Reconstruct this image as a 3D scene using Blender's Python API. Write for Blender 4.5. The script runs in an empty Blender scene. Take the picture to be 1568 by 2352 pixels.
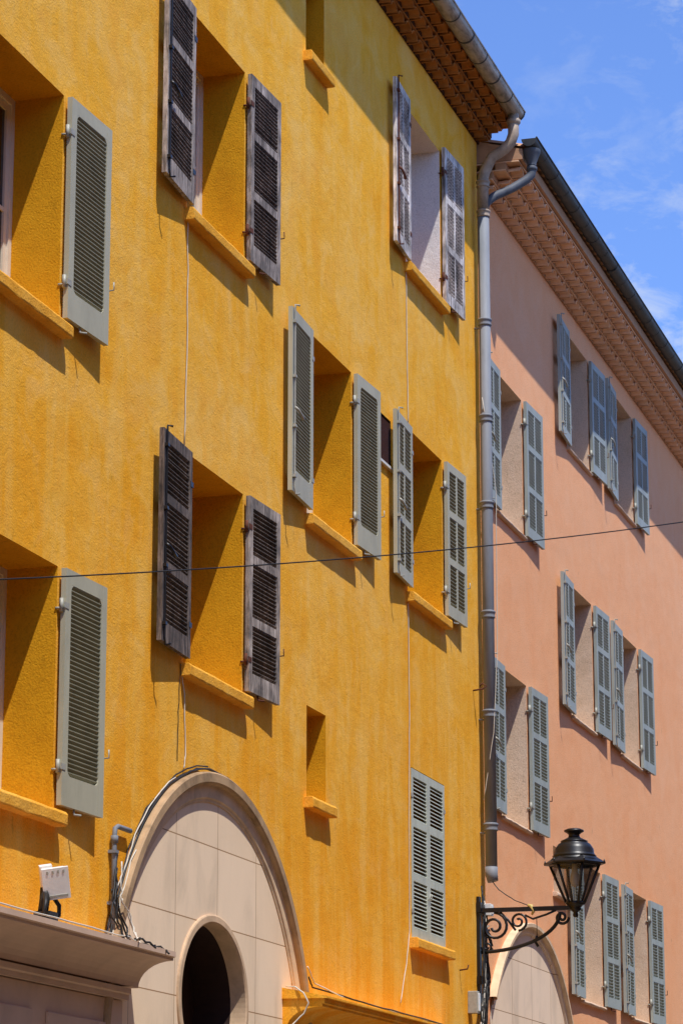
import bpy, math, random
from mathutils import Vector, Matrix
random.seed(7)
SC = bpy.context.scene
COL = SC.collection

# ---------------------------------------------------------------- materials
def newmat(name):
    m = bpy.data.materials.new(name); m.use_nodes = True
    nt = m.node_tree
    return m, nt, nt.nodes, nt.links, nt.nodes["Principled BSDF"]

def noise(N, L, vec, scale, detail=6, rough=.6, dist=0):
    n = N.new("ShaderNodeTexNoise"); n.inputs["Scale"].default_value = scale
    n.inputs["Detail"].default_value = detail; n.inputs["Roughness"].default_value = rough
    n.inputs["Distortion"].default_value = dist
    L.new(vec, n.inputs["Vector"]); return n.outputs["Fac"]

def ramp(N, L, fac, stops):
    r = N.new("ShaderNodeValToRGB"); e = r.color_ramp.elements
    while len(e) < len(stops): e.new(.5)
    for i, (p, c) in enumerate(stops):
        e[i].position = p; e[i].color = (c[0], c[1], c[2], 1) if hasattr(c, "__len__") else (c, c, c, 1)
    L.new(fac, r.inputs["Fac"]); return r.outputs["Color"]

def mixc(N, L, a, b, fac, mode='MIX'):
    m = N.new("ShaderNodeMix"); m.data_type = 'RGBA'; m.blend_type = mode
    if isinstance(fac, (int, float)): m.inputs[0].default_value = fac
    else: L.new(fac, m.inputs[0])
    for k, v in ((6, a), (7, b)):
        if isinstance(v, tuple): m.inputs[k].default_value = (v[0], v[1], v[2], 1)
        else: L.new(v, m.inputs[k])
    return m.outputs[2]

def mapv(N, L, vec, sc, loc=(0, 0, 0)):
    m = N.new("ShaderNodeMapping"); m.inputs["Scale"].default_value = sc; m.inputs["Location"].default_value = loc
    L.new(vec, m.inputs["Vector"]); return m.outputs["Vector"]

def bump(N, L, bsdf, chain):
    prev = None
    for h, st, d in chain:
        b = N.new("ShaderNodeBump"); b.inputs["Strength"].default_value = st; b.inputs["Distance"].default_value = d
        L.new(h, b.inputs["Height"])
        if prev: L.new(prev, b.inputs["Normal"])
        prev = b.outputs["Normal"]
    L.new(prev, bsdf.inputs["Normal"])

def stucco(name, mid, pale, deep, streak=.5, b1=.006, b2=.003, low=None):
    m, nt, N, L, B = newmat(name)
    pos = N.new("ShaderNodeNewGeometry").outputs["Position"]
    big = noise(N, L, mapv(N, L, pos, (.5, 1, .9)), .8, 9, .64, .6)
    med = noise(N, L, mapv(N, L, pos, (.8, 1, .8), (3, 1, 7)), 3.2, 10, .72, .8)
    stv = noise(N, L, mapv(N, L, pos, (1.5, 1, .22), (1, 5, 2)), 1.8, 9, .68, .6)
    fine = noise(N, L, pos, 62, 4, .75)
    c = ramp(N, L, big, [(.36, deep), (.5, mid), (.64, pale)])
    c2 = ramp(N, L, med, [(.38, deep), (.5, mid), (.62, pale)])
    c = mixc(N, L, c, c2, .55)
    s = ramp(N, L, stv, [(.45, 0), (.65, 1)])
    sm = N.new("ShaderNodeMath"); sm.operation = 'MULTIPLY'; sm.inputs[1].default_value = streak
    L.new(s, sm.inputs[0])
    c = mixc(N, L, c, pale, sm.outputs[0])
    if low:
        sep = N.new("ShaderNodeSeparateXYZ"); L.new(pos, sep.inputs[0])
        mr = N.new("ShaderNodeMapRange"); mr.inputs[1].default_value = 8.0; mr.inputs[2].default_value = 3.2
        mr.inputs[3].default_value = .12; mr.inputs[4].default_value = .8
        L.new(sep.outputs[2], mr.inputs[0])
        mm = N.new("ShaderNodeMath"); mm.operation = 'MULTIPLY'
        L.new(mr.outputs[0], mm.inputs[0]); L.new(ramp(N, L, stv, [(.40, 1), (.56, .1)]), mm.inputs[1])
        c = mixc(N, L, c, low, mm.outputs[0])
    g = ramp(N, L, fine, [(.3, .72), (.5, 1.0), (.75, 1.08)])
    c = mixc(N, L, c, g, 1.0, 'MULTIPLY')
    sp = noise(N, L, mapv(N, L, pos, (1, 1, .5), (9, 9, 9)), 9, 3, .5)
    d = ramp(N, L, sp, [(.68, 1), (.75, .72)])
    c = mixc(N, L, c, d, .7, 'MULTIPLY')
    L.new(c, B.inputs["Base Color"]); B.inputs["Roughness"].default_value = .92
    B.inputs["Specular IOR Level"].default_value = .15
    bn = noise(N, L, mapv(N, L, pos, (.7, 1, 1)), 14, 6, .6, .5)
    bf = noise(N, L, pos, 70, 3, .6)
    bl = noise(N, L, mapv(N, L, pos, (.6, 1, 1)), 2.2, 3, .5)
    bump(N, L, B, [(bl, .5, .02), (bn, .5, b1 * 1.4), (bf, .8, b2 * 1.7)])
    return m

def plain(name, col, var=.25, rough=.7, metal=0, scale=8, bumpd=.001, streak=(1, 1, 1), spec=.3):
    m, nt, N, L, B = newmat(name)
    pos = N.new("ShaderNodeNewGeometry").outputs["Position"]
    v = mapv(N, L, pos, streak)
    n = noise(N, L, v, scale, 7, .65, .3)
    lo = tuple(c * (1 - var) for c in col); hi = tuple(min(1, c * (1 + var * .7)) for c in col)
    c = ramp(N, L, n, [(.3, lo), (.5, col), (.72, hi)])
    L.new(c, B.inputs["Base Color"]); B.inputs["Roughness"].default_value = rough
    B.inputs["Metallic"].default_value = metal; B.inputs["Specular IOR Level"].default_value = spec
    bump(N, L, B, [(noise(N, L, v, scale * 8, 4, .6), .5, bumpd)])
    return m

def woodmat(name, dark, light, lo=.4, hi=.65):
    m, nt, N, L, B = newmat(name)
    pos = N.new("ShaderNodeNewGeometry").outputs["Position"]
    n1 = noise(N, L, mapv(N, L, pos, (12, 12, 1.2)), 3, 8, .7, .4)
    n2 = noise(N, L, pos, 4.2, 6, .65)
    c = ramp(N, L, n1, [(lo, dark), (hi, light)])
    c = mixc(N, L, c, ramp(N, L, n2, [(.36, .5), (.62, 1.4)]), 1, 'MULTIPLY')
    L.new(c, B.inputs["Base Color"]); B.inputs["Roughness"].default_value = .85
    bump(N, L, B, [(n1, .5, .003)])
    return m

def stonemat(name, col, jw=.92, jh=.58, ox=0, oz=0):
    m, nt, N, L, B = newmat(name)
    pos = N.new("ShaderNodeNewGeometry").outputs["Position"]
    sep = N.new("ShaderNodeSeparateXYZ"); L.new(pos, sep.inputs[0])
    cb = N.new("ShaderNodeCombineXYZ")
    for i, (o, k) in enumerate(((ox, 0), (oz, 2))):
        a = N.new("ShaderNodeMath"); a.operation = 'SUBTRACT'; a.inputs[1].default_value = o
        L.new(sep.outputs[k], a.inputs[0]); L.new(a.outputs[0], cb.inputs[i])
    br = N.new("ShaderNodeTexBrick"); br.offset = 0
    br.inputs["Scale"].default_value = 1; br.inputs["Brick Width"].default_value = jw; br.inputs["Row Height"].default_value = jh
    br.inputs["Mortar Size"].default_value = .0045; br.inputs["Mortar Smooth"].default_value = .1
    br.inputs["Color1"].default_value = (1, 1, 1, 1); br.inputs["Color2"].default_value = (.95, .94, .92, 1)
    br.inputs["Mortar"].default_value = (.42, .31, .21, 1)
    L.new(cb.outputs[0], br.inputs["Vector"])
    n = noise(N, L, mapv(N, L, pos, (1, 1, .4)), 2.2, 7, .6, .5)
    c = ramp(N, L, n, [(.3, tuple(x * .82 for x in col)), (.5, col), (.7, tuple(min(1, x * 1.05) for x in col))])
    c = mixc(N, L, c, br.outputs["Color"], 1, 'MULTIPLY')
    L.new(c, B.inputs["Base Color"]); B.inputs["Roughness"].default_value = .85
    B.inputs["Specular IOR Level"].default_value = .2
    bump(N, L, B, [(noise(N, L, pos, 40, 4, .6), .4, .002)])
    return m

M = {}
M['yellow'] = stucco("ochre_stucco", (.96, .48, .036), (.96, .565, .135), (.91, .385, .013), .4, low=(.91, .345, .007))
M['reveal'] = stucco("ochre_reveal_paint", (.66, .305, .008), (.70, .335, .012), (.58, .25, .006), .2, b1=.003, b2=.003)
M['sill'] = stucco("ochre_sill_plaster", (.86, .40, .036), (.90, .48, .08), (.72, .30, .02), .4, b1=.005, b2=.004)
M['white_rev'] = stucco("lime_white_reveal", (.80, .75, .73), (.86, .82, .79), (.70, .65, .63), .3)
M['pink'] = stucco("salmon_stucco", (.97, .475, .235), (.97, .51, .275), (.95, .43, .20), .3, b1=.003)
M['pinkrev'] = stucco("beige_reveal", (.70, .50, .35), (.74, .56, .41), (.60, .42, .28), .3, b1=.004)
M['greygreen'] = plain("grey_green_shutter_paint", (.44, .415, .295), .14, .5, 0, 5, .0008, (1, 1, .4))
M['slatshade'] = plain("grey_green_paint_slat_shade", (.27, .255, .17), .2, .55, 0, 6, .0006)  # same paint as the frames, darkened to imitate shade between the louvres
M['bluegrey'] = plain("blue_grey_shutter_paint", (.345, .375, .33), .18, .5, 0, 5, .0008, (1, 1, .4))
M['palegreen'] = plain("pale_green_grey_paint", (.50, .52, .42), .18, .5, 0, 5, .0008, (1, 1, .4))
M['darkwood'] = woodmat("weathered_dark_wood", (.045, .031, .024), (.25, .19, .155), .40, .68)
M['greywood'] = woodmat("weathered_grey_wood", (.11, .083, .068), (.46, .39, .335), .38, .62)
M['palewood'] = woodmat("peeling_white_paint_wood", (.17, .142, .125), (.68, .62, .57), .36, .56)
M['frame'] = plain("cream_window_paint", (.72, .64, .52), .08, .45)
M['brownframe'] = plain("brown_window_paint", (.16, .09, .05), .2, .5)
M['iron'] = plain("black_iron", (.007, .007, .008), .3, .38, .0, 20, .0008, spec=.45)
M['rust'] = plain("rusty_iron", (.13, .045, .025), .5, .8, .2, 40, .001)
M['greyiron'] = plain("grey_painted_iron", (.38, .37, .31), .2, .5, .1, 30, .0006)
M['zinc'] = plain("zinc_gutter_metal", (.38, .33, .28), .6, .5, .5, 5, .001, (1, 3, 3))
M['zincdark'] = plain("dark_zinc_gutter_metal", (.055, .056, .058), .4, .55, .3, 5, .001, (1, 3, 3))
M['pipe'] = plain("blue_grey_pipe_paint", (.20, .215, .24), .22, .62, 0, 4, .0008, (2, 2, .5))
M['pipedark'] = plain("dark_blue_grey_pipe_paint", (.09, .10, .12), .3, .6, 0, 4, .0008, (2, 2, .5))
M['pipetop'] = plain("tarnished_beige_pipe", (.40, .31, .23), .4, .6, .2, 7, .0008)
M['tile'] = plain("brown_ochre_eaves_tile", (.38, .145, .03), .3, .85, 0, 9, .003)
M['tilegap'] = plain("shade_brown_eaves_mortar", (.06, .02, .006), .3, .9, 0, 9, .003)  # mortar infill coloured near black to paint the shade inside tile mouths
M['tilepink'] = plain("cream_pink_eaves_tile", (.82, .50, .30), .12, .85, 0, 9, .002)
M['tilepinkgap'] = plain("shade_tan_eaves_mortar", (.50, .28, .16), .15, .9, 0, 9, .002)  # infill toned down as painted shade in tile mouths; also covers pink roof
M['roof'] = plain("terracotta_roof_tile", (.40, .20, .12), .4, .85, 0, 7, .003)
M['stone'] = stonemat("beige_stone_blocks", (.92, .71, .50), .92, .58, 19.8 - .92 * 30, 3.82 - .58 * 10)
M['stone2'] = stonemat("rosy_stone_blocks", (.92, .72, .54), .92, .58, 30.23 - .92 * 30, 3.82 - .58 * 10)
M['mould'] = plain("weathered_stone_moulding", (.42, .275, .15), .5, .85, 0, 3, .003)
M['mould2'] = plain("pale_stone_moulding", (.70, .51, .33), .3, .85, 0, 4, .002)
M['ring'] = plain("tan_stone_ring", (.58, .40, .25), .25, .85, 0, 5, .002)
M['cornice'] = plain("pinkish_beige_cornice_paint", (.64, .45, .33), .12, .75, 0, 3, .001)
M['glass'] = plain("dark_window_glass", (.02, .02, .022), .1, .08, 0, 2, .0, spec=.6)
M['hollow'] = plain("dark_brown_interior", (.030, .013, .009), .3, .8)
M['grille'] = plain("maroon_vent_mesh", (.055, .018, .015), .2, .6)
M['white'] = plain("white_plastic", (.78, .77, .73), .10, .4)
M['whitec'] = plain("dull_white_cable", (.62, .57, .48), .15, .6)
M['blackc'] = plain("black_rubber_cable", (.02, .02, .02), .2, .5)
M['yelltape'] = plain("pale_yellow_plastic", (.55, .42, .14), .2, .5)
M['road'] = plain("worn_stone_setts", (.14, .115, .085), .25, .9, 0, 20, .004)
M['paving'] = plain("pale_stone_paving", (.28, .225, .155), .2, .85, 0, 6, .003)
M['earth'] = plain("dusty_ground", (.16, .14, .11), .25, .95, 0, 3, .01)
M['beigewall'] = stucco("sand_stucco", (.42, .27, .14), (.46, .32, .18), (.36, .23, .11), .3)

def lampglass():
    m, nt, N, L, B = newmat("lantern_glass")
    B.inputs["Base Color"].default_value = (.06, .065, .07, 1); B.inputs["Roughness"].default_value = .06
    B.inputs["Alpha"].default_value = .38
    return m
M['lglass'] = lampglass()

# ---------------------------------------------------------------- mesh builder
class MB:
    def __init__(s): s.v = []; s.f = []; s.m = []; s.sm = []
    def add(s, vs, fs, mi=0, smooth=False):
        o = len(s.v); s.v += [tuple(v) for v in vs]
        for f in fs:
            s.f.append(tuple(i + o for i in f)); s.m.append(mi); s.sm.append(smooth)
    def box(s, x0, x1, y0, y1, z0, z1, mi=0, T=None):
        vs = [(x, y, z) for x in (x0, x1) for y in (y0, y1) for z in (z0, z1)]
        if T: vs = [T(*v) for v in vs]
        s.add(vs, [(0, 1, 3, 2), (4, 6, 7, 5), (0, 4, 5, 1), (2, 3, 7, 6), (0, 2, 6, 4), (1, 5, 7, 3)], mi)
    def tube(s, pts, r, n=8, mi=0, cap=True, T=None):
        pts = [Vector(p) for p in pts]
        rs = r if isinstance(r, (list, tuple)) else [r] * len(pts)
        t0 = (pts[1] - pts[0]).normalized()
        up = Vector((0, 0, 1)) if abs(t0.z) < .9 else Vector((1, 0, 0))
        nrm = t0.cross(up).normalized(); vs = []
        for i, p in enumerate(pts):
            a = pts[max(i - 1, 0)]; b = pts[min(i + 1, len(pts) - 1)]
            t = (b - a).normalized()
            nrm = (nrm - t * nrm.dot(t)).normalized(); bn = t.cross(nrm)
            for k in range(n):
                an = 2 * math.pi * k / n
                vs.append(p + (nrm * math.cos(an) + bn * math.sin(an)) * rs[i])
        if T: vs = [T(*v) for v in vs]
        fs = []
        for i in range(len(pts) - 1):
            for k in range(n):
                fs.append((i * n + k, i * n + (k + 1) % n, (i + 1) * n + (k + 1) % n, (i + 1) * n + k))
        s.add(vs, fs, mi, True)
        if cap:
            o = len(s.v) - len(vs)
            s.f.append(tuple(range(o + n - 1, o - 1, -1))); s.m.append(mi); s.sm.append(False)
            e = o + (len(pts) - 1) * n
            s.f.append(tuple(range(e, e + n))); s.m.append(mi); s.sm.append(False)
    def lathe(s, prof, c, n=24, mi=0, smooth=True, rot=0):
        vs = []
        for r, z in prof:
            for k in range(n):
                an = 2 * math.pi * k / n + rot
                vs.append((c[0] + r * math.cos(an), c[1] + r * math.sin(an), c[2] + z))
        fs = []
        for i in range(len(prof) - 1):
            for k in range(n):
                fs.append((i * n + k, i * n + (k + 1) % n, (i + 1) * n + (k + 1) % n, (i + 1) * n + k))
        s.add(vs, fs, mi, smooth)
    def prism(s, prof, x0, x1, mi=0, caps=True):
        """profile (y,z) swept along X"""
        n = len(prof)
        vs = [(x0, y, z) for y, z in prof] + [(x1, y, z) for y, z in prof]
        fs = [(i, (i + 1) % n, n + (i + 1) % n, n + i) for i in range(n)]
        if caps: fs += [tuple(range(n - 1, -1, -1)), tuple(range(n, 2 * n))]
        s.add(vs, fs, mi)

def link(ob, parent, loc):
    COL.objects.link(ob)
    if parent:
        ob.parent = parent
        pw = Vector((0, 0, 0)); q = parent
        while q: pw += q.location; q = q.parent
        ob.location = Vector(loc) - pw
    else: ob.location = loc
    return ob

def make(b, name, mats, parent=None, label=None, bevel=0, fix=True):
    vs = b.v
    lo = [min(v[i] for v in vs) for i in range(3)]; hi = [max(v[i] for v in vs) for i in range(3)]
    c = ((lo[0] + hi[0]) / 2, (lo[1] + hi[1]) / 2, lo[2])
    me = bpy.data.meshes.new(name)
    me.from_pydata([(v[0] - c[0], v[1] - c[1], v[2] - c[2]) for v in vs], [], b.f)
    for m in mats: me.materials.append(M[m])
    for p, mi, sm in zip(me.polygons, b.m, b.sm): p.material_index = mi; p.use_smooth = sm
    me.update()
    if fix:
        import bmesh
        bm = bmesh.new(); bm.from_mesh(me); bmesh.ops.recalc_face_normals(bm, faces=bm.faces); bm.to_mesh(me); bm.free()
    ob = bpy.data.objects.new(name, me)
    link(ob, parent, c)
    if label: ob["label"] = label
    if bevel:
        md = ob.modifiers.new("bevel", 'BEVEL'); md.width = bevel; md.segments = 2; md.limit_method = 'ANGLE'
    return ob

def empty(name, loc, parent=None):
    e = bpy.data.objects.new(name, None); e.empty_display_size = .3
    return link(e, parent, loc)

# ---------------------------------------------------------------- house parts
def facade(b, X0, X1, Z0, Z1, Y, ops, depth_body=9):
    """front wall sheet with real openings. ops: x0,x1,z0,z1,depth,matindex"""
    xs = sorted(set([X0, X1] + [o[0] for o in ops] + [o[1] for o in ops]))
    zs = sorted(set([Z0, Z1] + [o[2] for o in ops] + [o[3] for o in ops]))
    for i in range(len(xs) - 1):
        for j in range(len(zs) - 1):
            cx = (xs[i] + xs[i + 1]) / 2; cz = (zs[j] + zs[j + 1]) / 2
            if any(o[0] < cx < o[1] and o[2] < cz < o[3] for o in ops): continue
            b.add([(xs[i], Y, zs[j]), (xs[i + 1], Y, zs[j]), (xs[i + 1], Y, zs[j + 1]), (xs[i], Y, zs[j + 1])], [(0, 1, 2, 3)], 0)
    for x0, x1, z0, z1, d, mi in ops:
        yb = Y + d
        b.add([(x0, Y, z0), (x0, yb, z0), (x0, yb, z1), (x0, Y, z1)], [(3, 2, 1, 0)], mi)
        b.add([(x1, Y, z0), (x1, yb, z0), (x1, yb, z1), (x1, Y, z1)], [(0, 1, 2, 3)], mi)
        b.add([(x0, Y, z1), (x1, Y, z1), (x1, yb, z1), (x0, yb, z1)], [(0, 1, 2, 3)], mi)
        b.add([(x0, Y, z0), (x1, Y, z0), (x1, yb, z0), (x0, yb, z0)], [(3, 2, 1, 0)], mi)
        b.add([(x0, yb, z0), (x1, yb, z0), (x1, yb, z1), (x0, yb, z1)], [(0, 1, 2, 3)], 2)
    D = Y + depth_body
    b.add([(X0, Y, Z0), (X0, D, Z0), (X0, D, Z1), (X0, Y, Z1)], [(3, 2, 1, 0)], 0)
    b.add([(X1, Y, Z0), (X1, D, Z0), (X1, D, Z1), (X1, Y, Z1)], [(0, 1, 2, 3)], 0)
    b.add([(X0, D, Z0), (X1, D, Z0), (X1, D, Z1), (X0, D, Z1)], [(3, 2, 1, 0)], 0)

def shutter(parent, hx, z0, z1, w, side, style, mats, Y=0, ang=3.2, gap=.022, label=None, tilt=1, rod=True, zj=0):
    """hinged at hx, leaf runs to side*w. local: s along leaf, d outward, z up"""
    A = math.radians(ang); ca, sa = math.cos(A), math.sin(A)
    def T(s, d, z):
        return (hx + side * (s * ca - d * sa), Y - (gap + s * sa + d * ca), z)
    b = MB(); th = .036
    if style == 'A': st, tr, brl, rails, cols, pitch = .085, .10, .20, [], 1, .031
    elif style == 'B': st, tr, brl, rails, cols, pitch = .07, .09, .15, [.36, .68], 1, .034
    elif style == 'C': st, tr, brl, rails, cols, pitch = .07, .085, .12, [.36, .67], 2, .037
    else: st, tr, brl, rails, cols, pitch = .055, .075, .10, [.36, .68], 1, .036
    H = z1 - z0
    b.box(0, st, 0, th, z0, z1, 0, T); b.box(w - st, w, 0, th, z0, z1, 0, T)
    b.box(st, w - st, .001, th - .001, z1 - tr, z1, 0, T); b.box(st, w - st, .001, th - .001, z0, z0 + brl, 0, T)
    zs = [z0 + brl]
    for r in rails:
        zc = z0 + H * r
        b.box(st, w - st, .001, th - .001, zc - .035, zc + .035, 0, T)
        zs += [zc - .035, zc + .035]
    zs.append(z1 - tr)
    cs = [(st, w - st)]
    if cols == 2:
        mid = w / 2; b.box(mid - .022, mid + .022, .003, th - .003, z0 + brl, z1 - tr, 0, T)
        cs = [(st, mid - .022), (mid + .022, w - st)]
    for k in range(0, len(zs), 2):
        n = max(3, int(round((zs[k + 1] - zs[k]) / pitch)))
        pt = (zs[k + 1] - zs[k]) / n
        for (a, c) in cs:
            for i in range(n):
                zc = zs[k] + pt * (i + .5)
                j = random.gauss(0, zj)
                dz = .0125 * tilt
                d0, d1 = .002, th - .005
                tk = .003
                vs = [T(s, d, zc + q + j * (1 if s == a else -1)) for s in (a - .002, c + .002) for d, q in ((d0, -dz - tk), (d1, dz - tk), (d1, dz + tk), (d0, -dz + tk))]
                b.add(vs, [(0, 1, 2, 3), (7, 6, 5, 4), (0, 4, 5, 1), (1, 5, 6, 2), (2, 6, 7, 3), (3, 7, 4, 0)], 1)
    if style == 'A':   # rounded corners of the louvre field
        R = .055
        for sx, cx in ((1, st), (-1, w - st)):
            for sz, cz in ((1, z0 + brl), (-1, z1 - tr)):
                pts = [(cx, cz)] + [(cx + sx * (R - R * math.cos(t)), cz + sz * (R - R * math.sin(t))) for t in [i * math.pi / 12 for i in range(7)]]
                n = len(pts)
                vs = [T(p[0], th - .0015, p[1]) for p in pts] + [T(p[0], .002, p[1]) for p in pts]
                b.add(vs, [tuple(range(n))] + [(i, i + 1, n + i + 1, n + i) for i in range(1, n - 1)], 0)
    # hinges
    for zr in (.16, .84):
        zc = z0 + H * zr
        b.tube([(-.014, .012, zc - .045), (-.014, .012, zc + .045)], .014, 8, 2, T=T)
        b.box(-.02, .05, th - .002, th + .004, zc - .02, zc + .02, 2, T)
        b.tube([(-.014, .012, zc - .02), (-.02, -.03, zc - .02)], .008, 6, 2, T=T)
    if rod:
        s0 = w - st * .45
        b.tube([(s0 - .02, th + .05, z1 + .015), (s0, th + .015, z1 + .02), (s0, th + .014, z1 - .05), (s0, th + .014, z0 + .03), (s0, th + .02, z0 - .03), (s0 - .03, th + .05, z0 - .02)], .0085, 6, 2, T=T)
        for zr in (.08, .35, .62, .92):
            zc = z0 + H * zr; b.box(s0 - .022, s0 + .022, th, th + .028, zc - .012, zc + .012, 2, T)
        zc = z0 + H * .42
        b.tube([(s0, th + .015, zc + .05), (s0 - .02, th + .04, zc + .03), (s0 - .08, th + .05, zc), (s0 - .15, th + .045, zc - .015)], [.014, .012, .012, .018], 8, 2, T=T)
    else:
        zc = z0 + H * .27
        b.tube([(w - .03, -.02, zc - .02), (w + .03, -.015, zc - .02), (w + .035, th + .02, zc - .015), (w + .03, th + .02, zc + .04)], .006, 6, 3, T=T)
        b.tube([(w * .35, th * .5, z0), (w * .35, th * .6, z0 - .035), (w * .38, th + .03, z0 - .04)], .008, 6, 3, T=T)
    return make(b, "shutter", mats, parent, label)

def rough_sill(parent, x0, x1, y0, y1, zt, th, mat, amp=.0016, bev=.008):
    b = MB(); n = max(6, int((x1 - x0) / .09))
    vs = []; fs = []
    for i in range(n + 1):
        x = x0 + (x1 - x0) * i / n
        for (y, z) in ((y1, zt - th), (y0 + .006, zt - th), (y0, zt - th + .012), (y0, zt - .018), (y0 + .012, zt), (y1, zt + .006)):
            g = 1 if y < y1 else 0
            vs.append((x + random.uniform(-1, 1) * amp * g, y + g * random.gauss(0, amp * .8), z + g * random.gauss(0, amp)))
    k = 6
    for i in range(n):
        for j in range(k):
            fs.append((i * k + j, i * k + (j + 1) % k, (i + 1) * k + (j + 1) % k, (i + 1) * k + j))
    fs += [tuple(range(k - 1, -1, -1)), tuple(range(n * k, n * k + k))]
    b.add(vs, fs, 0)
    return make(b, "sill", [mat], parent, bevel=bev * .5)

def window(house, x0, x1, z0, z1, Y, yw, sillmat, sill=(.085, .085, .09), fmat='frame'):
    """window part: mesh is the casement frame, children glass / sill / shutters"""
    b = MB(); y = Y + yw
    fw = .05
    b.box(x0 + .001, x0 + fw, y, y + .07, z0, z1 - .001); b.box(x1 - fw, x1 - .001, y, y + .07, z0, z1 - .001)
    b.box(x0 + fw, x1 - fw, y + .001, y + .069, z1 - fw, z1 - .001); b.box(x0 + fw, x1 - fw, y + .001, y + .069, z0, z0 + fw)
    mid = (x0 + x1) / 2
    for a, c in ((x0 + fw, mid - .002), (mid + .002, x1 - fw)):
        if c - a < .2: a, c = x0 + fw, x1 - fw
        sw = .055
        b.box(a + .001, a + sw, y + .015, y + .06, z0 + fw, z1 - fw); b.box(c - sw, c - .001, y + .015, y + .06, z0 + fw, z1 - fw)
        b.box(a + sw, c - sw, y + .017, y + .058, z0 + fw, z0 + fw + sw); b.box(a + sw, c - sw, y + .017, y + .058, z1 - fw - sw, z1 - fw)
        zm = z0 + (z1 - z0) * .5
        b.box(a + sw, c - sw, y + .02, y + .055, zm - .015, zm + .015)
        if x1 - x0 < .75: break
    win = make(b, "window", [fmat], house)
    g = MB(); g.box(x0 + fw, x1 - fw, y + .032, y + .038, z0 + fw, z1 - fw)
    make(g, "glass", ['glass'], win)
    if sill:
        th, pr, ov = sill
        rough_sill(win, x0 - ov, x1 + ov, Y - pr, Y + yw - .005, z0 + .008, th, sillmat)
    return win

def genoise(b, x0, x1, z, Y, rows, so, su, R, pitch):
    """stepped rows of half round tiles: material 0 tile shells, 1 mortar between"""
    n = int((x1 - x0) / pitch)
    for r in range(rows):
        off = so * (r + 1); zz = z + su * r
        yf0 = Y - so * r - .02
        b.box(x0, x1, yf0, Y if r == 0 else Y - so * r + .1, zz, zz + su - .016, 1)
        b.box(x0, x1, Y - off - .012, Y + .02, zz + su - .016, zz + su, 0)
        for i in range(n):
            cx = x1 - pitch * (i + .5 + (.5 if r % 2 else 0)) + random.gauss(0, .003)
            if cx - R < x0: continue
            o = off + random.gauss(0, .004)
            rr = R * random.uniform(.97, 1.01)
            m = 10; vs = []
            for yy, ta in ((Y - o, 1.0), (yf0 + .01, .90)):
                for q in (rr * ta, (rr - .020) * ta):
                    for k in range(m + 1):
                        an = math.pi * k / m
                        vs.append((cx + q * math.cos(an), yy, zz - .002 + q * math.sin(an) * (su - .016) / R))
            K = m + 1; fs = []
            for k in range(m):
                fs += [(k, k + 1, 2 * K + k + 1, 2 * K + k), (K + k, 3 * K + k, 3 * K + k + 1, K + k + 1), (k, K + k, K + k + 1, k + 1)]
            fs += [(0, 2 * K, 3 * K, K), (m, K + m, 3 * K + m, 2 * K + m)]
            b.add(vs, fs, 0, False)

def gutter(parent, x0, x1, y, z, R, mats, step=1.15):
    b = MB(); prof = []
    for k in range(13):
        an = math.pi + math.pi * k / 12
        prof.append((y + R * math.cos(an), z + R * math.sin(an)))
    inner = [(y + (p[0] - y) * .95, z + (p[1] - z) * .95) for p in prof][::-1]
    pr = prof + inner
    nseg = int((x1 - x0) / step) + 1
    for i in range(nseg):
        a = x0 + (x1 - x0) * i / nseg; c = x0 + (x1 - x0) * (i + 1) / nseg
        dz = random.gauss(0, .004)
        b.prism([(p[0], p[1] + dz) for p in pr], a, c + .02, 0)
        pr2 = [(y + (p[0] - y) * 1.05, z + (p[1] - z) * 1.05 + dz) for p in prof] + [(y + (p[0] - y) * 1.0, z + (p[1] - z) * 1.0 + dz) for p in prof][::-1]
        b.prism(pr2, c - .012, c + .018, 1)
        hx = (a + c) / 2
        b.prism([(y + (p[0] - y) * 1.03, z + (p[1] - z) * 1.03 + dz) for p in prof] + [(y + (p[0] - y) * 1.0, z + (p[1] - z) * 1.0 + dz) for p in prof][::-1], hx - .012, hx + .012, 1)
    b.tube([(x0, y - R, z + .005), (x1 + .02, y - R, z + .005)], .012, 8, 0)
    cap = [(y + R * math.cos(math.pi + math.pi * k / 12), z + R * math.sin(math.pi + math.pi * k / 12)) for k in range(13)]
    for xx in (x0 - .004, x1 + .02):
        b.prism(cap, xx, xx + .006, 0)
    return make(b, "gutter", mats, parent)

def roof(parent, x0, x1, y0, y1, z0, slope, mat):
    b = MB(); pitch = .2; n = int((x1 - x0) / pitch) * 8
    rows = 14; vs = []; fs = []
    for j in range(rows + 1):
        for jj in (0, 1):
            if j == rows and jj: continue
            y = y0 + (y1 - y0) * (j + (.02 if jj else 0)) / rows
            for i in range(n + 1):
                x = x0 + (x1 - x0) * i / n
                w = abs(math.sin(math.pi * (i / 8))) * .06
                vs.append((x, y, z0 + slope * (y - y0) + w - (.0 if jj else (.025 if j else 0))))
    cnt = len(vs) // (n + 1)
    for j in range(cnt - 1):
        for i in range(n):
            a = j * (n + 1) + i; fs.append((a, a + 1, a + n + 2, a + n + 1))
    b.add(vs, fs, 0, True)
    b.box(x0, x1, y0 + .03, y1, z0 - .14, z0 - .02)
    b.add([(x0, y0 + .05, z0 - .02), (x0, y1, z0 - .02), (x0, y1, z0 + slope * (y1 - y0))], [(0, 1, 2)])
    b.add([(x1, y0 + .05, z0 - .02), (x1, y1, z0 - .02), (x1, y1, z0 + slope * (y1 - y0))], [(0, 1, 2)])
    b.add([(x0, y1, z0 - .02), (x1, y1, z0 - .02), (x1, y1, z0 + slope * (y1 - y0)), (x0, y1, z0 + slope * (y1 - y0))], [(0, 1, 2, 3)])
    return make(b, "roof", [mat], parent, fix=False)

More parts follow.
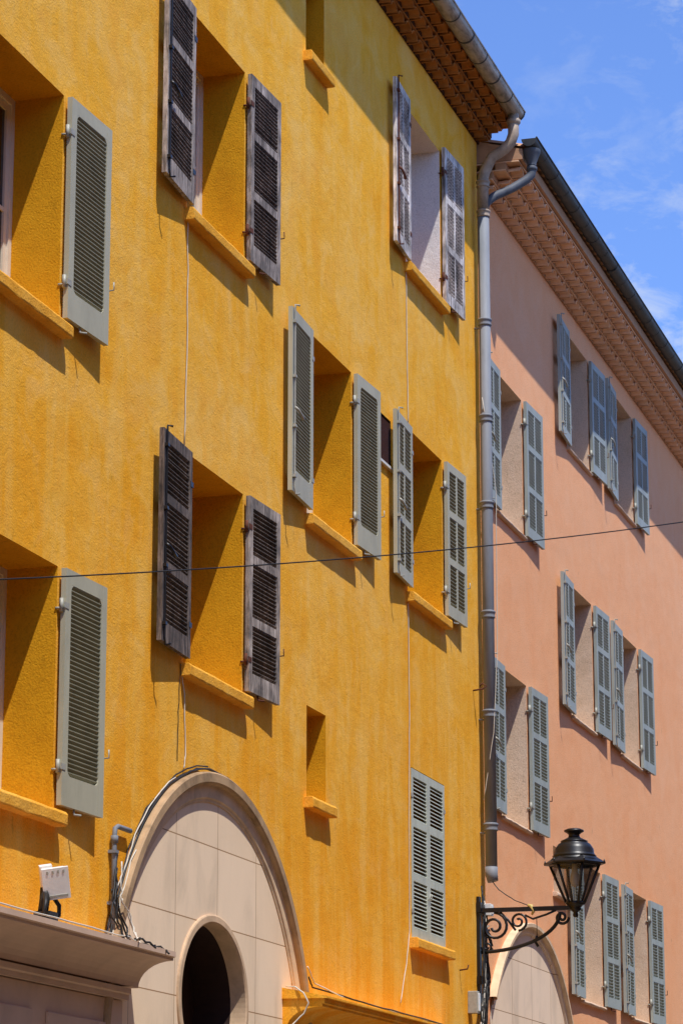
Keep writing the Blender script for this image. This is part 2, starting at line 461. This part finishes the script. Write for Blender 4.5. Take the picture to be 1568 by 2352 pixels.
def arc_sweep(b, prof, cx, cz, a0, a1, n, mis):
    vs = []; k = len(prof)
    for i in range(n + 1):
        a = a0 + (a1 - a0) * i / n
        for r, y in prof: vs.append((cx + r * math.cos(a), y, cz + r * math.sin(a)))
    for j in range(k - 1):
        fs = [(i * k + j, i * k + j + 1, (i + 1) * k + j + 1, (i + 1) * k + j) for i in range(n)]
        o = len(b.v)
        if j == 0: b.v += [tuple(v) for v in vs]; base = o
        for f in fs: b.f.append(tuple(q + base for q in f)); b.m.append(mis[j]); b.sm.append(False)

def blind_arch(house, cx, cz, Ro, Ri, ocz, ra, rb, Y, stone, xmin, zbot, label, mm=('mould', 'mould2')):
    b = MB(); g = (Ro - Ri) / .22
    prof = [(Ro, Y), (Ro, Y - .07), (Ro - .012 * g, Y - .082), (Ro - .075 * g, Y - .082), (Ro - .09 * g, Y - .068), (Ro - .095 * g, Y - .038),
            (Ro - .19 * g, Y - .032), (Ro - .20 * g, Y - .022), (Ri, Y - .018), (Ri, Y)]
    a1 = math.pi
    if xmin > cx - Ro: a1 = math.pi - math.acos(min(1, (cx - xmin) / Ro))
    arc_sweep(b, prof, cx, cz, 0, a1, 96, [0, 0, 0, 0, 0, 1, 1, 1, 1])
    for sgn in (1, -1):
        if sgn == -1 and xmin > cx - Ro: continue
        xs = sorted([cx + sgn * Ri, cx + sgn * Ro])
        b.box(xs[0], xs[1], Y - .07, Y, zbot, cz, 0)
    arch = make(b, "arch", list(mm), house, label)
    p = MB(); yf = Y - .010; n = 160
    inn = []; out = []
    for i in range(n):
        a = 2 * math.pi * i / n; c, s = math.cos(a), math.sin(a)
        inn.append((cx + ra * c, ocz + rb * s))
        t = .3
        while True:
            x, z = cx + t * c, ocz + t * s
            ok = (z > zbot) and (x > xmin + .01) and abs(x - cx) < Ri + .02 and (z < cz or (x - cx) ** 2 + (z - cz) ** 2 < (Ri + .02) ** 2)
            if not ok or t > 6: break
            t += .01
        out.append((cx + t * c, ocz + t * s))
    vs = [(x, yf, z) for x, z in inn] + [(x, yf, z) for x, z in out]
    p.add(vs, [(i, (i + 1) % n, n + (i + 1) % n, n + i) for i in range(n)], 0)
    make(p, "stone_infill", [stone], arch, fix=False)
    o = MB()
    pr = [(.065, Y - .008), (.065, Y - .024), (.055, Y - .030), (.012, Y - .032), (0, Y - .022), (0, Y + .10), (0, Y + .42)]
    vs = []; k = len(pr)
    for i in range(96):
        a = 2 * math.pi * i / 96
        for r, y in pr: vs.append((cx + (ra + r) * math.cos(a), y, ocz + (rb + r) * math.sin(a)))
    fs = [(i * k + j, i * k + j + 1, ((i + 1) % 96) * k + j + 1, ((i + 1) % 96) * k + j) for i in range(96) for j in range(k - 1)]
    o.add(vs, fs, 0, False)
    for fi, f in enumerate(o.f):
        if fi % (k - 1) == k - 2: o.m[fi] = 1
    o.add([(cx + ra * math.cos(2 * math.pi * i / 48), Y + .40, ocz + rb * math.sin(2 * math.pi * i / 48)) for i in range(48)], [tuple(range(48))], 1)
    make(o, "round_window", ['ring', 'hollow'], arch, fix=False)
    return arch

# ================================================================ YELLOW HOUSE
YX0, YX1 = 10.0, 29.14
yh = empty("yellow_house", (20, 0, 0))
yh["label"] = "ochre yellow stucco house with louvred shutters and tiled eaves"
yh["category"] = "house"
DP = .36
wins = {
 'a': (16.02, 17.37, 7.53, 9.18), 'b': (16.08, 17.46, 4.24, 5.88),
 'c': (19.88, 21.23, 9.20, 10.88), 'd': (19.92, 21.27, 5.66, 7.30),
 'e': (22.97, 24.30, 7.52, 9.18), 'f': (26.20, 27.51, 7.52, 9.17), 'g': (26.20, 27.53, 10.83, 12.50),
 'h': (26.27, 27.50, 4.24, 5.86), 's': (22.90, 23.45, 11.72, 12.52), 't': (22.98, 23.53, 5.10, 5.89)}
ops = []
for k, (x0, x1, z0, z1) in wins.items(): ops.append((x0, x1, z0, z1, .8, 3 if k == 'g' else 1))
ops.append((25.0, 25.62, 8.60, 9.07, .12, 2))
ops.append((19.9, 21.38, 2.6, 3.84, .8, 2))
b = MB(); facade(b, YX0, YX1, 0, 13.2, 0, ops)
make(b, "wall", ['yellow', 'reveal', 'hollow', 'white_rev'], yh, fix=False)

GG = ['greygreen', 'slatshade', 'greyiron', 'greyiron']
DW = ['greywood', 'darkwood', 'rust', 'rust']
PW = ['palewood', 'palewood', 'rust', 'rust']
W = {}
for k, (x0, x1, z0, z1) in wins.items():
    W[k] = window(yh, x0, x1, z0, z1, 0, .58 if k == 'd' else DP, 'sill', (.095, .085, .07), fmat='brownframe' if k == 'd' else 'frame')
def pair(k, wl, wr, style, mats, la=2.4, ra=2.6, dz0=.05, dz1=-.01, zj=0, label=None):
    x0, x1, z0, z1 = wins[k]
    shutter(W[k], x0 - .005, z0 + dz0, z1 + dz1, wl, -1, style, mats[0], ang=la, rod=True, zj=zj, label=label)
    shutter(W[k], x1 + .015, z0 + dz0, z1 + dz1, wr, 1, style, mats[1], ang=ra, rod=False, zj=zj, label=label)
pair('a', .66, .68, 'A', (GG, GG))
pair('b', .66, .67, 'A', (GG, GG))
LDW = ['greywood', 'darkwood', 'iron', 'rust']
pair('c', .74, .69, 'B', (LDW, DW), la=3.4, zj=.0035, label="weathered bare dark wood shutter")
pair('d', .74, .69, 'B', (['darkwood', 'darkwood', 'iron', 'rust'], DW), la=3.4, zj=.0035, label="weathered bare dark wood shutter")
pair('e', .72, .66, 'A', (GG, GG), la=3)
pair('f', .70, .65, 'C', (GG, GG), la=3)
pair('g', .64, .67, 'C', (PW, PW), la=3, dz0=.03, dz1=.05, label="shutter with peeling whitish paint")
x0, x1, z0, z1 = wins['h']
for hx, sd in ((x0 + .01, 1), (x1 - .01, -1)):
    shutter(W['h'], hx, z0 + .012, z1 - .01, (x1 - x0) / 2 - .014, sd, 'D', ['palegreen', 'palegreen', 'greyiron', 'greyiron'], ang=0, gap=-.03, tilt=-1, rod=False, label="closed pale grey green louvred shutter")

b = MB()
for i in range(15):
    x = 25.02 + i * .04; b.box(x, x + .012, .003, .012, 8.63, 9.045, 0)
for i in range(11):
    z = 8.65 + i * .038; b.box(25.01, 25.615, .013, .02, z, z + .012, 0)
b.box(25.002, 25.618, .025, .03, 8.625, 9.06, 0)
b.box(24.96, 25.66, -.03, .02, 8.575, 8.60, 1)
make(b, "ventilation_grille", ['grille', 'white'], yh)

b = MB(); genoise(b, YX0, YX1 + .12, 13.19, 0, 3, .125, .085, .11, .25)
make(b, "eaves_tiles", ['tile', 'tilegap'], yh, fix=False)
gutter(yh, YX0 + .02, YX1 - .04, -.46, 13.475, .095, ['zinc', 'zincdark'])
roof(yh, YX0, YX1 + .14, -.42, 8.95, 13.59, .28, 'roof')

blind_arch(yh, 20.64, 2.58, 2.37, 2.15, 3.26, .73, .57, 0, 'stone', 0, .0, None)

def cove(zt, outr, hgt, wallo, top_rise=0, n=8):
    prof = [(0, zt + top_rise), (-outr, zt), (-outr, zt - .035), (-outr + .018, zt - .042), (-outr + .018, zt - .06)]
    r0y, r0z = -outr + .018, zt - .06
    for i in range(1, n + 1):
        a = i / n * math.pi / 2
        prof.append((r0y + (outr - .018 - wallo) * math.sin(a), r0z - (hgt - .06) * (1 - math.cos(a))))
    prof.append((0, prof[-1][1]))
    return prof
b = MB(); b.prism(cove(3.455, .36, .24, .09), YX0, 18.86)
b.prism([(0, 3.2), (-.10, 3.2), (-.10, 3.165), (-.085, 3.155), (-.085, 3.12), (0, 3.12)], YX0, 18.70)
make(b, "shop_cornice", ['cornice'], yh)
b = MB(); b.box(YX0, 18.66, -.055, 0, 0, 3.115)
for i in range(6):
    xa = 10.8 + i * 1.3; b.box(xa, xa + 1.05, -.075, -.055, .8, 2.95)
make(b, "shopfront_panelling", ['cornice'], yh, bevel=.006)
b = MB(); b.prism(cove(3.395, .36, .22, .05, .09), 22.33, 27.4)
b.prism([(0, 3.49), (-.39, 3.415), (-.39, 3.40), (-.355, 3.397), (0, 3.40)], 22.31, 27.42)
b.box(22.5, 27.2, -.045, 0, 2.3, 3.17)
make(b, "door_cornice", ['yellow'], yh)

def collars(b, x, y, zs, r, mi):
    for z in zs:
        b.lathe([(r, -.03), (r * 1.12, -.03), (r * 1.2, -.022), (r * 1.12, -.01), (r * 1.12, .02), (r * 1.25, .028), (r * 1.25, .042), (r * 1.1, .05), (r, .05)], (x, y, z), 16, mi)
b = MB(); px, py, pr = 28.95, -.115, .062
b.tube([(px, py, 5.18), (px, py, 12.32)], pr, 18, 0)
b.tube([(px, py - .015, 5.07), (px, py, 5.14), (px, py, 5.22)], [pr * .9, pr * 1.05, pr * 1.05], 16, 0)
b.tube([(px, py, 12.3), (px, py, 12.68), (px, py - .015, 12.76), (px, py - .05, 12.83), (px, -.22, 12.93), (px, -.36, 13.01), (px, -.43, 13.08), (px, -.462, 13.17), (px, -.465, 13.4)], pr * .97, 18, 1)
collars(b, px, py, [11.05, 9.98, 9.03, 7.85, 6.8, 5.62], pr, 0)
collars(b, px, py, [12.28, 12.62], pr, 1)
b.lathe([(pr * 1.0, 0), (pr * 1.25, .02), (pr * 1.25, .05), (pr, .06)], (px, -.465, 13.28), 16, 1)
for z in (11.0, 9.0, 6.75, 5.57): b.tube([(px, 0, z), (px, py, z)], .012, 6, 0)
make(b, "downpipe", ['pipe', 'pipetop'], yh)

def cable(pts, r, mat, sub=6, jit=.006, parent=None, name="cable"):
    P = []
    for i in range(len(pts) - 1):
        a, c = Vector(pts[i]), Vector(pts[i + 1])
        for k in range(sub):
            p = a.lerp(c, k / sub)
            p += Vector((random.gauss(0, jit), 0, random.gauss(0, jit * .5))) if (i or k) else Vector((0, 0, 0))
            P.append(p)
    P.append(Vector(pts[-1]))
    b = MB(); b.tube(P, r, 6, 0); return make(b, name, [mat], parent if parent else yh)
cable([(19.87, -.01, 9.2), (19.9, -.01, 8.3), (19.86, -.01, 7.33)], .0045, 'whitec', 8, .004)
cable([(19.85, -.01, 5.66), (19.93, -.01, 5.45), (19.98, -.01, 5.0), (19.94, -.01, 4.9)], .0045, 'whitec', 5, .004)
cable([(19.84, -.01, 5.66), (19.81, -.01, 5.3), (19.80, -.01, 4.93)], .003, 'blackc', 5, .004)
cable([(26.17, -.01, 10.8), (26.19, -.01, 9.9), (26.22, -.01, 9.2)], .0045, 'whitec', 10, .003)
cable([(26.18, -.01, 7.5), (26.2, -.01, 6.3), (26.17, -.01, 5.4), (26.16, -.01, 4.3), (26.05, -.01, 4.0), (25.84, -.01, 3.62)], .0045, 'whitec', 7, .004)
def arcpts(R, a0, a1, n, y, jit):
    return [(20.64 + (R + random.gauss(0, jit)) * math.cos(math.radians(a0 + (a1 - a0) * i / n)), y + random.gauss(0, .005), 2.58 + (R + random.gauss(0, jit)) * math.sin(math.radians(a0 + (a1 - a0) * i / n))) for i in range(n + 1)]
cable(arcpts(2.39, 84, 168, 16, -.03, .006), .008, 'blackc', 2, .002)
cable(arcpts(2.40, 112, 164, 14, -.02, .009), .005, 'whitec', 2, .002)
cable(arcpts(2.41, 95, 160, 12, -.015, .012), .006, 'blackc', 2, .002)
cable(arcpts(2.39, 80, 130, 12, -.02, .009), .006, 'blackc', 2, .002)
cable(arcpts(2.38, 138, 165, 10, -.05, .010), .005, 'whitec', 2, .002)
cable([(18.45, -.04, 3.85), (18.6, -.1, 3.6), (18.5, -.15, 3.48), (18.3, -.3, 3.49), (18.1, -.38, 3.48), (18.3, -.42, 3.43)], .007, 'blackc', 5, .012)
cable([(18.6, -.06, 3.8), (18.72, -.1, 3.6), (18.6, -.2, 3.49), (18.0, -.34, 3.475), (16.5, -.34, 3.475), (14, -.34, 3.475)], .006, 'whitec', 7, .006)
cable([(18.52, -.05, 4.0), (18.45, -.08, 3.7), (18.62, -.12, 3.5), (18.7, -.3, 3.48), (18.62, -.4, 3.42)], .007, 'blackc', 6, .015)
cable([(18.55, -.04, 4.1), (18.38, -.08, 3.75), (18.45, -.14, 3.5), (18.15, -.3, 3.48), (17.9, -.36, 3.47)], .007, 'blackc', 6, .012)
cable([(18.58, -.06, 4.05), (18.50, -.09, 3.8), (18.66, -.12, 3.62), (18.56, -.2, 3.49), (18.35, -.28, 3.49)], .006, 'whitec', 6, .014)
cable([(18.48, -.06, 3.9), (18.30, -.10, 3.66), (18.40, -.16, 3.49), (18.62, -.30, 3.48)], .006, 'blackc', 6, .014)
cable([(22.9, -.05, 3.62), (22.97, -.06, 3.54), (23.6, -.3, 3.46), (25, -.34, 3.44), (27.3, -.34, 3.44)], .007, 'blackc', 5, .006)
cable([(22.87, -.05, 3.7), (23.0, -.07, 3.57), (23.3, -.2, 3.49), (24.2, -.3, 3.45), (26, -.33, 3.44)], .006, 'whitec', 5, .006)
cable([(22.36, -.03, 3.5), (22.31, -.12, 3.49), (22.285, -.2, 3.44), (22.29, -.24, 3.36), (22.30, -.20, 3.28), (22.28, -.12, 3.2), (22.2, -.08, 3.14), (22.0, -.06, 3.12), (21.9, -.05, 3.05)], .006, 'whitec', 3, .002)
cable([(28.86, -.10, 10.2), (29.02, -.2, 9.2), (28.98, -.2, 7.5), (28.9, -.17, 6.6), (28.88, -.06, 5.9)], .004, 'whitec', 6, .004)
b = MB()
b.tube([(18.5, -.035, 3.52), (18.5, -.035, 4.22), (18.51, -.035, 4.27), (18.56, -.035, 4.29), (18.80, -.035, 4.29)], .018, 10, 0)
for z in (3.75, 4.1): b.box(18.47, 18.53, -.058, 0, z, z + .02, 0)
b.lathe([(.018, 0), (.026, 0), (.026, .05), (.018, .05)], (18.5, -.035, 4.17), 10, 0)
make(b, "conduit", ['pipe'], yh)
b = MB(); b.box(28.36, 28.46, -.10, 0, 3.70, 3.92, 0); b.box(28.375, 28.445, -.112, -.10, 3.72, 3.90, 1)
make(b, "junction_box", ['greyiron', 'white'], yh, bevel=.006)
b = MB(); b.box(28.88, 29.0, -.12, 0, 4.72, 4.84, 0); b.box(28.90, 28.98, -.13, -.12, 4.735, 4.825, 0)
make(b, "junction_box", ['white'], yh, bevel=.006)
for i in range(14):
    cable([(28.86 + i * .012, -.03 - i * .006, 5.02 - .05 * i), (28.84 + random.gauss(0, .05), -.07, 4.6), (28.84 + random.gauss(0, .07), -.08, 4.1), (28.72 + random.gauss(0, .10), -.08, 3.75), (28.66 + random.gauss(0, .12), -.07, 3.3)], .009, 'whitec' if i in (3, 8) else 'blackc', 6, .018)
cable([(28.94, -.12, 5.08), (28.9, -.2, 4.98), (28.84, -.38, 4.86), (28.80, -.56, 4.79)], .005, 'blackc', 5, .004)
b = MB(); b.tube([(28.72, 0, 7.02), (28.72, -.1, 7.03), (28.73, -.14, 7.06), (28.72, -.10, 7.09), (28.72, -.07, 7.06)], .009, 6, 0)
make(b, "wall_hook", ['rust'], yh)
b = MB(); b.tube([(28.05, 0, 4.1), (28.05, -.08, 4.11), (28.05, -.09, 4.15)], .008, 6, 0)
make(b, "wall_hook", ['rust'], yh)

# ================================================================ PINK HOUSE
PX0, PX1, PY = 29.18, 47.0, .0
ph = empty("pink_house", (38, 0, 0))
ph["label"] = "salmon pink stucco house with blue grey louvred shutters"
ph["category"] = "house"
pw = [(29.88, 31.12, 9.19, 10.80, .70, .72), (29.92, 31.15, 5.87, 7.50, .70, .72),
      (33.57, 34.84, 10.87, 12.36, .74, .72), (36.44, 37.72, 10.87, 12.38, .72, .72),
      (33.53, 34.80, 7.55, 9.17, .74, .72), (36.50, 37.72, 7.54, 9.17, .74, .72),
      (33.76, 35.00, 4.22, 5.85, .74, .73), (36.78, 37.95, 4.22, 5.84, .74, .74)]
ops = [(a, c, z0, z1, .8, 1) for a, c, z0, z1, _, _ in pw]
ops.append((32.38, 32.93, 5.33, 5.87, .8, 1))
ops.append((30.45, 31.7, 2.5, 3.55, .8, 2))
b = MB(); facade(b, PX0, PX1, 0, 12.7, PY, ops)
make(b, "wall", ['pink', 'pinkrev', 'hollow'], ph, fix=False)
BG = ['bluegrey', 'bluegrey', 'greyiron', 'rust']
for a, c, z0, z1, wl, wr in pw:
    wn = window(ph, a, c, z0, z1, PY, .30, 'pinkrev', (.035, .045, .05))
    shutter(wn, a - .005, z0 + .02, z1 - .01, wl, -1, 'C', BG, ang=2.2 + random.uniform(-.4, .8), rod=True)
    shutter(wn, c + .012, z0 + .02, z1 - .01, wr, 1, 'C', BG, ang=2.2 + random.uniform(-.4, .6), rod=False)
window(ph, 32.38, 32.93, 5.33, 5.87, PY, .30, 'pinkrev', (.05, .06, .06))
b = MB(); genoise(b, PX0, PX1, 12.69, PY, 3, .15, .09, .11, .25)
make(b, "eaves_tiles", ['tilepink', 'tilepinkgap'], ph, fix=False)
gutter(ph, PX0 - .02, PX1, -.585, 13.185, .085, ['zincdark', 'zincdark'])
roof(ph, PX0 + .01, PX1, -.53, 8.95, 13.11, .28, 'tilepinkgap')
b = MB()
hx, hy = 29.30, -.58
b.lathe([(.052, -.13), (.052, -.10), (.09, .0), (.10, .02), (.10, .05)], (hx, hy, 13.05), 16, 0)
b.tube([(hx, hy, 12.96), (hx, hy, 12.86), (hx - .005, hy + .01, 12.81), (hx - .03, hy + .06, 12.75), (29.16, -.39, 12.63), (29.03, -.22, 12.51), (28.97, -.14, 12.42), (28.955, -.12, 12.30)], .048, 16, 0)
b.lathe([(.048, 0), (.06, .01), (.06, .04), (.048, .05)], (hx, hy, 12.86), 16, 0)
make(b, "downpipe", ['pipedark'], ph)
blind_arch(ph, 31.08, 2.55, 2.30, 2.17, 3.05, .72, .62, PY, 'stone2', PX0 + .06, 0, None, ('mould2', 'stone2'))

# ================================================================ UNSEEN HOUSE ACROSS THE STREET, added to block sky fill
oh = empty("added_facing_house", (20, -9.6, 0))
oh["label"] = "unseen sand coloured stucco house added across the street to block skylight"; oh["category"] = "house"
b = MB(); ops = []
for i in range(16):
    for z in (1.0, 4.3, 7.6): ops.append((-8 + i * 3.6, -6.8 + i * 3.6, z, z + 1.6, .25, 1))
facade(b, -12, 52, 0, 12.6, 0, ops, 8)
b.v = [(x, -9.6 - y, z) for x, y, z in b.v]
make(b, "wall", ['beigewall', 'pinkrev', 'glass'], oh)
b = MB(); b.box(-12.2, 52.2, -17.8, -9.3, 12.604, 12.75); make(b, "roof", ['roof'], oh)

# ================================================================ STREET LAMP
LX = 28.78
lamp = empty("street_lamp", (LX, 0, 4.0))
lamp["label"] = "black wrought iron wall lantern on scrolled bracket"
lamp["category"] = "street lamp"
b = MB()
b.box(LX - .035, LX + .035, -.035, -.004, 3.72, 4.90, 0)
b.box(LX - .05, LX + .05, -.05, -.004, 4.02, 4.10, 0); b.box(LX - .05, LX + .05, -.05, -.004, 4.74, 4.84, 0)
ZA = 4.76
b.box(LX - .018, LX + .018, -1.03, -.03, ZA - .022, ZA + .022, 0)
pts = []
for i in range(17):
    t = i / 16; a = t * math.pi / 2
    pts.append((LX, -.04 - .82 * math.sin(a), ZA - .42 + .38 * (1 - math.cos(a))))
b.tube(pts, .019, 8, 0)
def spiral(cy, cz, r0, r1, a0, a1, n=30):
    return [(LX, cy + (r0 + (r1 - r0) * i / n) * math.cos(a0 + (a1 - a0) * i / n), cz + (r0 + (r1 - r0) * i / n) * math.sin(a0 + (a1 - a0) * i / n)) for i in range(n + 1)]
b.tube(spiral(-.18, ZA - .17, .145, .03, math.pi / 2, math.pi / 2 + 3.4 * math.pi), .015, 6, 0)
b.tube(spiral(-.43, ZA - .12, .095, .02, -math.pi / 2, -math.pi / 2 - 3.2 * math.pi), .013, 6, 0)
b.tube(spiral(-.88, ZA - .095, .07, .015, math.pi, math.pi + 3.0 * math.pi), .015, 6, 0)
b.tube(spiral(-.10, ZA - .37, .055, .015, 0, -3.0 * math.pi), .011, 6, 0)
b.tube([(LX, -.24, ZA - .02), (LX, -.32, ZA - .10), (LX, -.40, ZA - .21)], .013, 6, 0)
b.tube([(LX, -.50, ZA - .06), (LX, -.58, ZA - .10), (LX, -.72, ZA - .06), (LX, -.82, ZA - .02)], .012, 6, 0)
b.tube([(LX, -.62, ZA - .1), (LX, -.62, ZA - .3)], .004, 5, 0)
b.tube([(LX, -.62, ZA - .27), (LX, -.60, ZA - .33), (LX, -.63, ZA - .38)], .014, 6, 0)
make(b, "bracket", ['iron'], lamp)
b = MB(); b.tube([(LX, -.53, ZA + .04), (LX, -.56, ZA + .03), (LX, -.59, ZA - .02), (LX, -.57, ZA - .06)], [.014, .024, .02, .01], 8, 0)
make(b, "cable_tie", ['yelltape'], lamp)
LY = -1.02; L0 = (LX, LY, ZA)
def hexp(r, z, rot=math.pi / 6): return [Vector((LX + r * math.cos(rot + k * math.pi / 3), LY + r * math.sin(rot + k * math.pi / 3), ZA + z)) for k in range(6)]
b = MB()
b.lathe([(0, -.10), (.02, -.095), (.03, -.075), (.022, -.05), (.04, -.035), (.06, -.02), (.055, .0), (.075, .02), (.10, .035), (.10, .055), (0, .055)], L0, 12)
GT = .43
lo, hi = hexp(.095, .05), hexp(.255, GT)
for k in range(6):
    b.tube([lo[k], hi[k]], .014, 6, 0); b.tube([lo[k], lo[(k + 1) % 6]], .013, 6, 0); b.tube([hi[k], hi[(k + 1) % 6]], .016, 6, 0)
make(b, "lantern_frame", ['iron'], lamp)
b = MB()
b.lathe([(.24, GT + .005), (.315, GT), (.32, GT + .015), (.255, GT + .055), (.215, GT + .08)], L0, 6, 0, False, math.pi / 6)
Z2 = GT + .08
b.lathe([(.21, Z2 - .01), (.225, Z2 + .005), (.21, Z2 + .02), (.20, Z2 + .035), (.195, Z2 + .08), (.165, Z2 + .125), (.13, Z2 + .15), (.14, Z2 + .158), (.12, Z2 + .168), (.075, Z2 + .19), (.06, Z2 + .20), (.055, Z2 + .225), (.08, Z2 + .245), (.10, Z2 + .255), (.10, Z2 + .27), (.065, Z2 + .285), (0, Z2 + .295)], L0, 28)
b.lathe([(.24, GT + .05), (.215, Z2), (.21, Z2 + .015), (.19, Z2 + .015)], L0, 28)
b.lathe([(0, GT + .03), (.24, GT + .02)], L0, 6, 0, False, math.pi / 6)
for k in range(6):
    v = hexp(.305, GT + .01)[k]; b.tube([v, v + Vector((0, 0, .04))], [.014, .004], 6)
make(b, "lantern_roof", ['iron'], lamp)
b = MB(); lo, hi = hexp(.092, .05), hexp(.248, GT)
b.add(lo + hi, [(k, (k + 1) % 6, 6 + (k + 1) % 6, 6 + k) for k in range(6)])
make(b, "lantern_glass", ['lglass'], lamp, fix=False)
b = MB(); b.lathe([(0, .44), (.03, .44), (.032, .36), (.045, .32), (.05, .27), (.035, .22), (0, .20)], L0, 16)
make(b, "bulb", ['white'], lamp)

# ================================================================ FLOODLIGHT on the cornice
fl = empty("floodlight", (16.92, -.22, 3.46))
fl["label"] = "small white floodlight on black bracket above shop cornice"
fl["category"] = "floodlight"
FX = 16.93
R = Matrix.Rotation(math.radians(-58), 4, 'Z') @ Matrix.Rotation(math.radians(18), 4, 'X') @ Matrix.Rotation(math.radians(-10), 4, 'Y')
def TF(x, y, z):
    v = R @ Vector((x, y, z)); return (FX + v.x, -.25 + v.y, 3.72 + v.z)
b = MB(); b.box(-.07, .07, -.03, .05, -.085, .085, 0, TF); b.box(-.085, .085, -.05, -.03, -.10, .10, 0, TF)
b.box(-.07, .07, -.054, -.05, -.085, -.07, 1, TF)
for i in range(4): b.box(-.055 + i * .034, -.042 + i * .034, -.053, -.05, .065, .085, 1, TF)
b.box(-.08, .0, .05, .10, -.05, .10, 0, TF)
make(b, "lamp_housing", ['white', 'greyiron'], fl, bevel=.004)
b = MB(); b.box(FX - .12, FX + .02, -.27, -.16, 3.462, 3.53); b.tube([(FX - .06, -.2, 3.53), (FX - .04, -.2, 3.6), (FX - .03, -.2, 3.68)], .035, 8)
b.tube([(FX + .02, -.22, 3.48), (FX + .08, -.25, 3.52), (FX + .08, -.25, 3.58), (FX + .02, -.22, 3.65)], .014, 8)
b.tube([(FX - .12, -.22, 3.48), (FX - .16, -.25, 3.52), (FX - .14, -.25, 3.58), (FX - .08, -.22, 3.64)], .014, 8)
make(b, "mounting_bracket", ['blackc'], fl)

# ================================================================ OVERHEAD CABLE, house to house across the street
b = MB()
A0 = Vector((13.70, -1.226, 0)); AD = Vector((6.549, -2.471, 0))
pts = []
for i in range(81):
    s = -.49 + 3.87 * i / 80
    p = A0 + AD * s; p.z = 5.27 + 2.068 * s + .213 * (s + .5) * (s - 3.39); pts.append(p)
b.tube(pts, .0045, 6)
ob = make(b, "overhead_cable", ['blackc'])
ob["label"] = "thin black cable strung across the street"; ob["category"] = "cable"

# ================================================================ GROUND
def sheet(name, x0, x1, y0, y1, z, mat, th=0):
    b = MB()
    if th: b.box(x0, x1, y0, y1, z - th, z)
    else: b.add([(x0, y0, z), (x1, y0, z), (x1, y1, z), (x0, y1, z)], [(0, 1, 2, 3)])
    o = make(b, name, [mat], fix=bool(th)); o["kind"] = "structure"; o["label"] = name.replace("_", " ") + " of the old town street"; o["category"] = name
    return o
sheet("ground", -600, 700, -600, 600, -.004, 'earth')
sheet("road", -60, 90, -9, -1.5, .0, 'road')
sheet("pavement", -60, 90, -1.5, -.001, .13, 'paving', .13)

# ================================================================ LIGHT + SKY
sd = Vector((.9, 1.0, -2.85)).normalized()
sl = bpy.data.lights.new("sun", 'SUN'); sl.energy = 5; sl.angle = math.radians(.5); sl.color = (1, .965, .90)
so = bpy.data.objects.new("sun", sl); COL.objects.link(so); so.location = (0, -20, 30)
so.rotation_euler = sd.to_track_quat('-Z', 'Y').to_euler()
w = bpy.data.worlds.new("World"); SC.world = w; w.use_nodes = True
N = w.node_tree.nodes; L = w.node_tree.links; bg = N["Background"]
sky = N.new("ShaderNodeTexSky"); sky.sky_type = 'NISHITA'; sky.sun_disc = False
sky.sun_elevation = math.radians(64.7); sky.sun_rotation = math.radians(222)
sky.air_density = 1.0; sky.dust_density = .3; sky.ozone_density = 2.5
tint = mixc(N, L, sky.outputs[0], (.92, 1.12, 1.62), 1, 'MULTIPLY')
tc = N.new("ShaderNodeTexCoord").outputs["Generated"]
cn = noise(N, L, mapv(N, L, tc, (1, 1, 1.9), (.7, .1, .9)), 30, 10, .64, .3)
cm = noise(N, L, mapv(N, L, tc, (1, 1, 1), (.25, 0, 0)), 7, 3, .5)
mu = N.new("ShaderNodeMath"); mu.operation = 'MULTIPLY'
L.new(ramp(N, L, cn, [(.50, 0), (.72, 1)]), mu.inputs[0]); L.new(ramp(N, L, cm, [(.42, .15), (.58, 1)]), mu.inputs[1])
colr = mixc(N, L, tint, (5.4, 5.8, 6.3), mu.outputs[0])
L.new(colr, bg.inputs["Color"]); bg.inputs["Strength"].default_value = .142

# ================================================================ CAMERA
cd = bpy.data.cameras.new("camera"); cam = bpy.data.objects.new("camera", cd); COL.objects.link(cam)
cam.location = (0, -7.2, 1.6); cam.rotation_euler = (math.radians(90 + 13.9), 0, math.radians(16.7 - 90))
cd.sensor_fit = 'HORIZONTAL'; cd.sensor_width = 36; cd.lens = 6680 / 1568 * 36
cd.clip_start = .1; cd.clip_end = 3000
SC.camera = cam
SC.view_settings.view_transform = 'Standard'; SC.view_settings.look = 'None'; SC.view_settings.exposure = 0
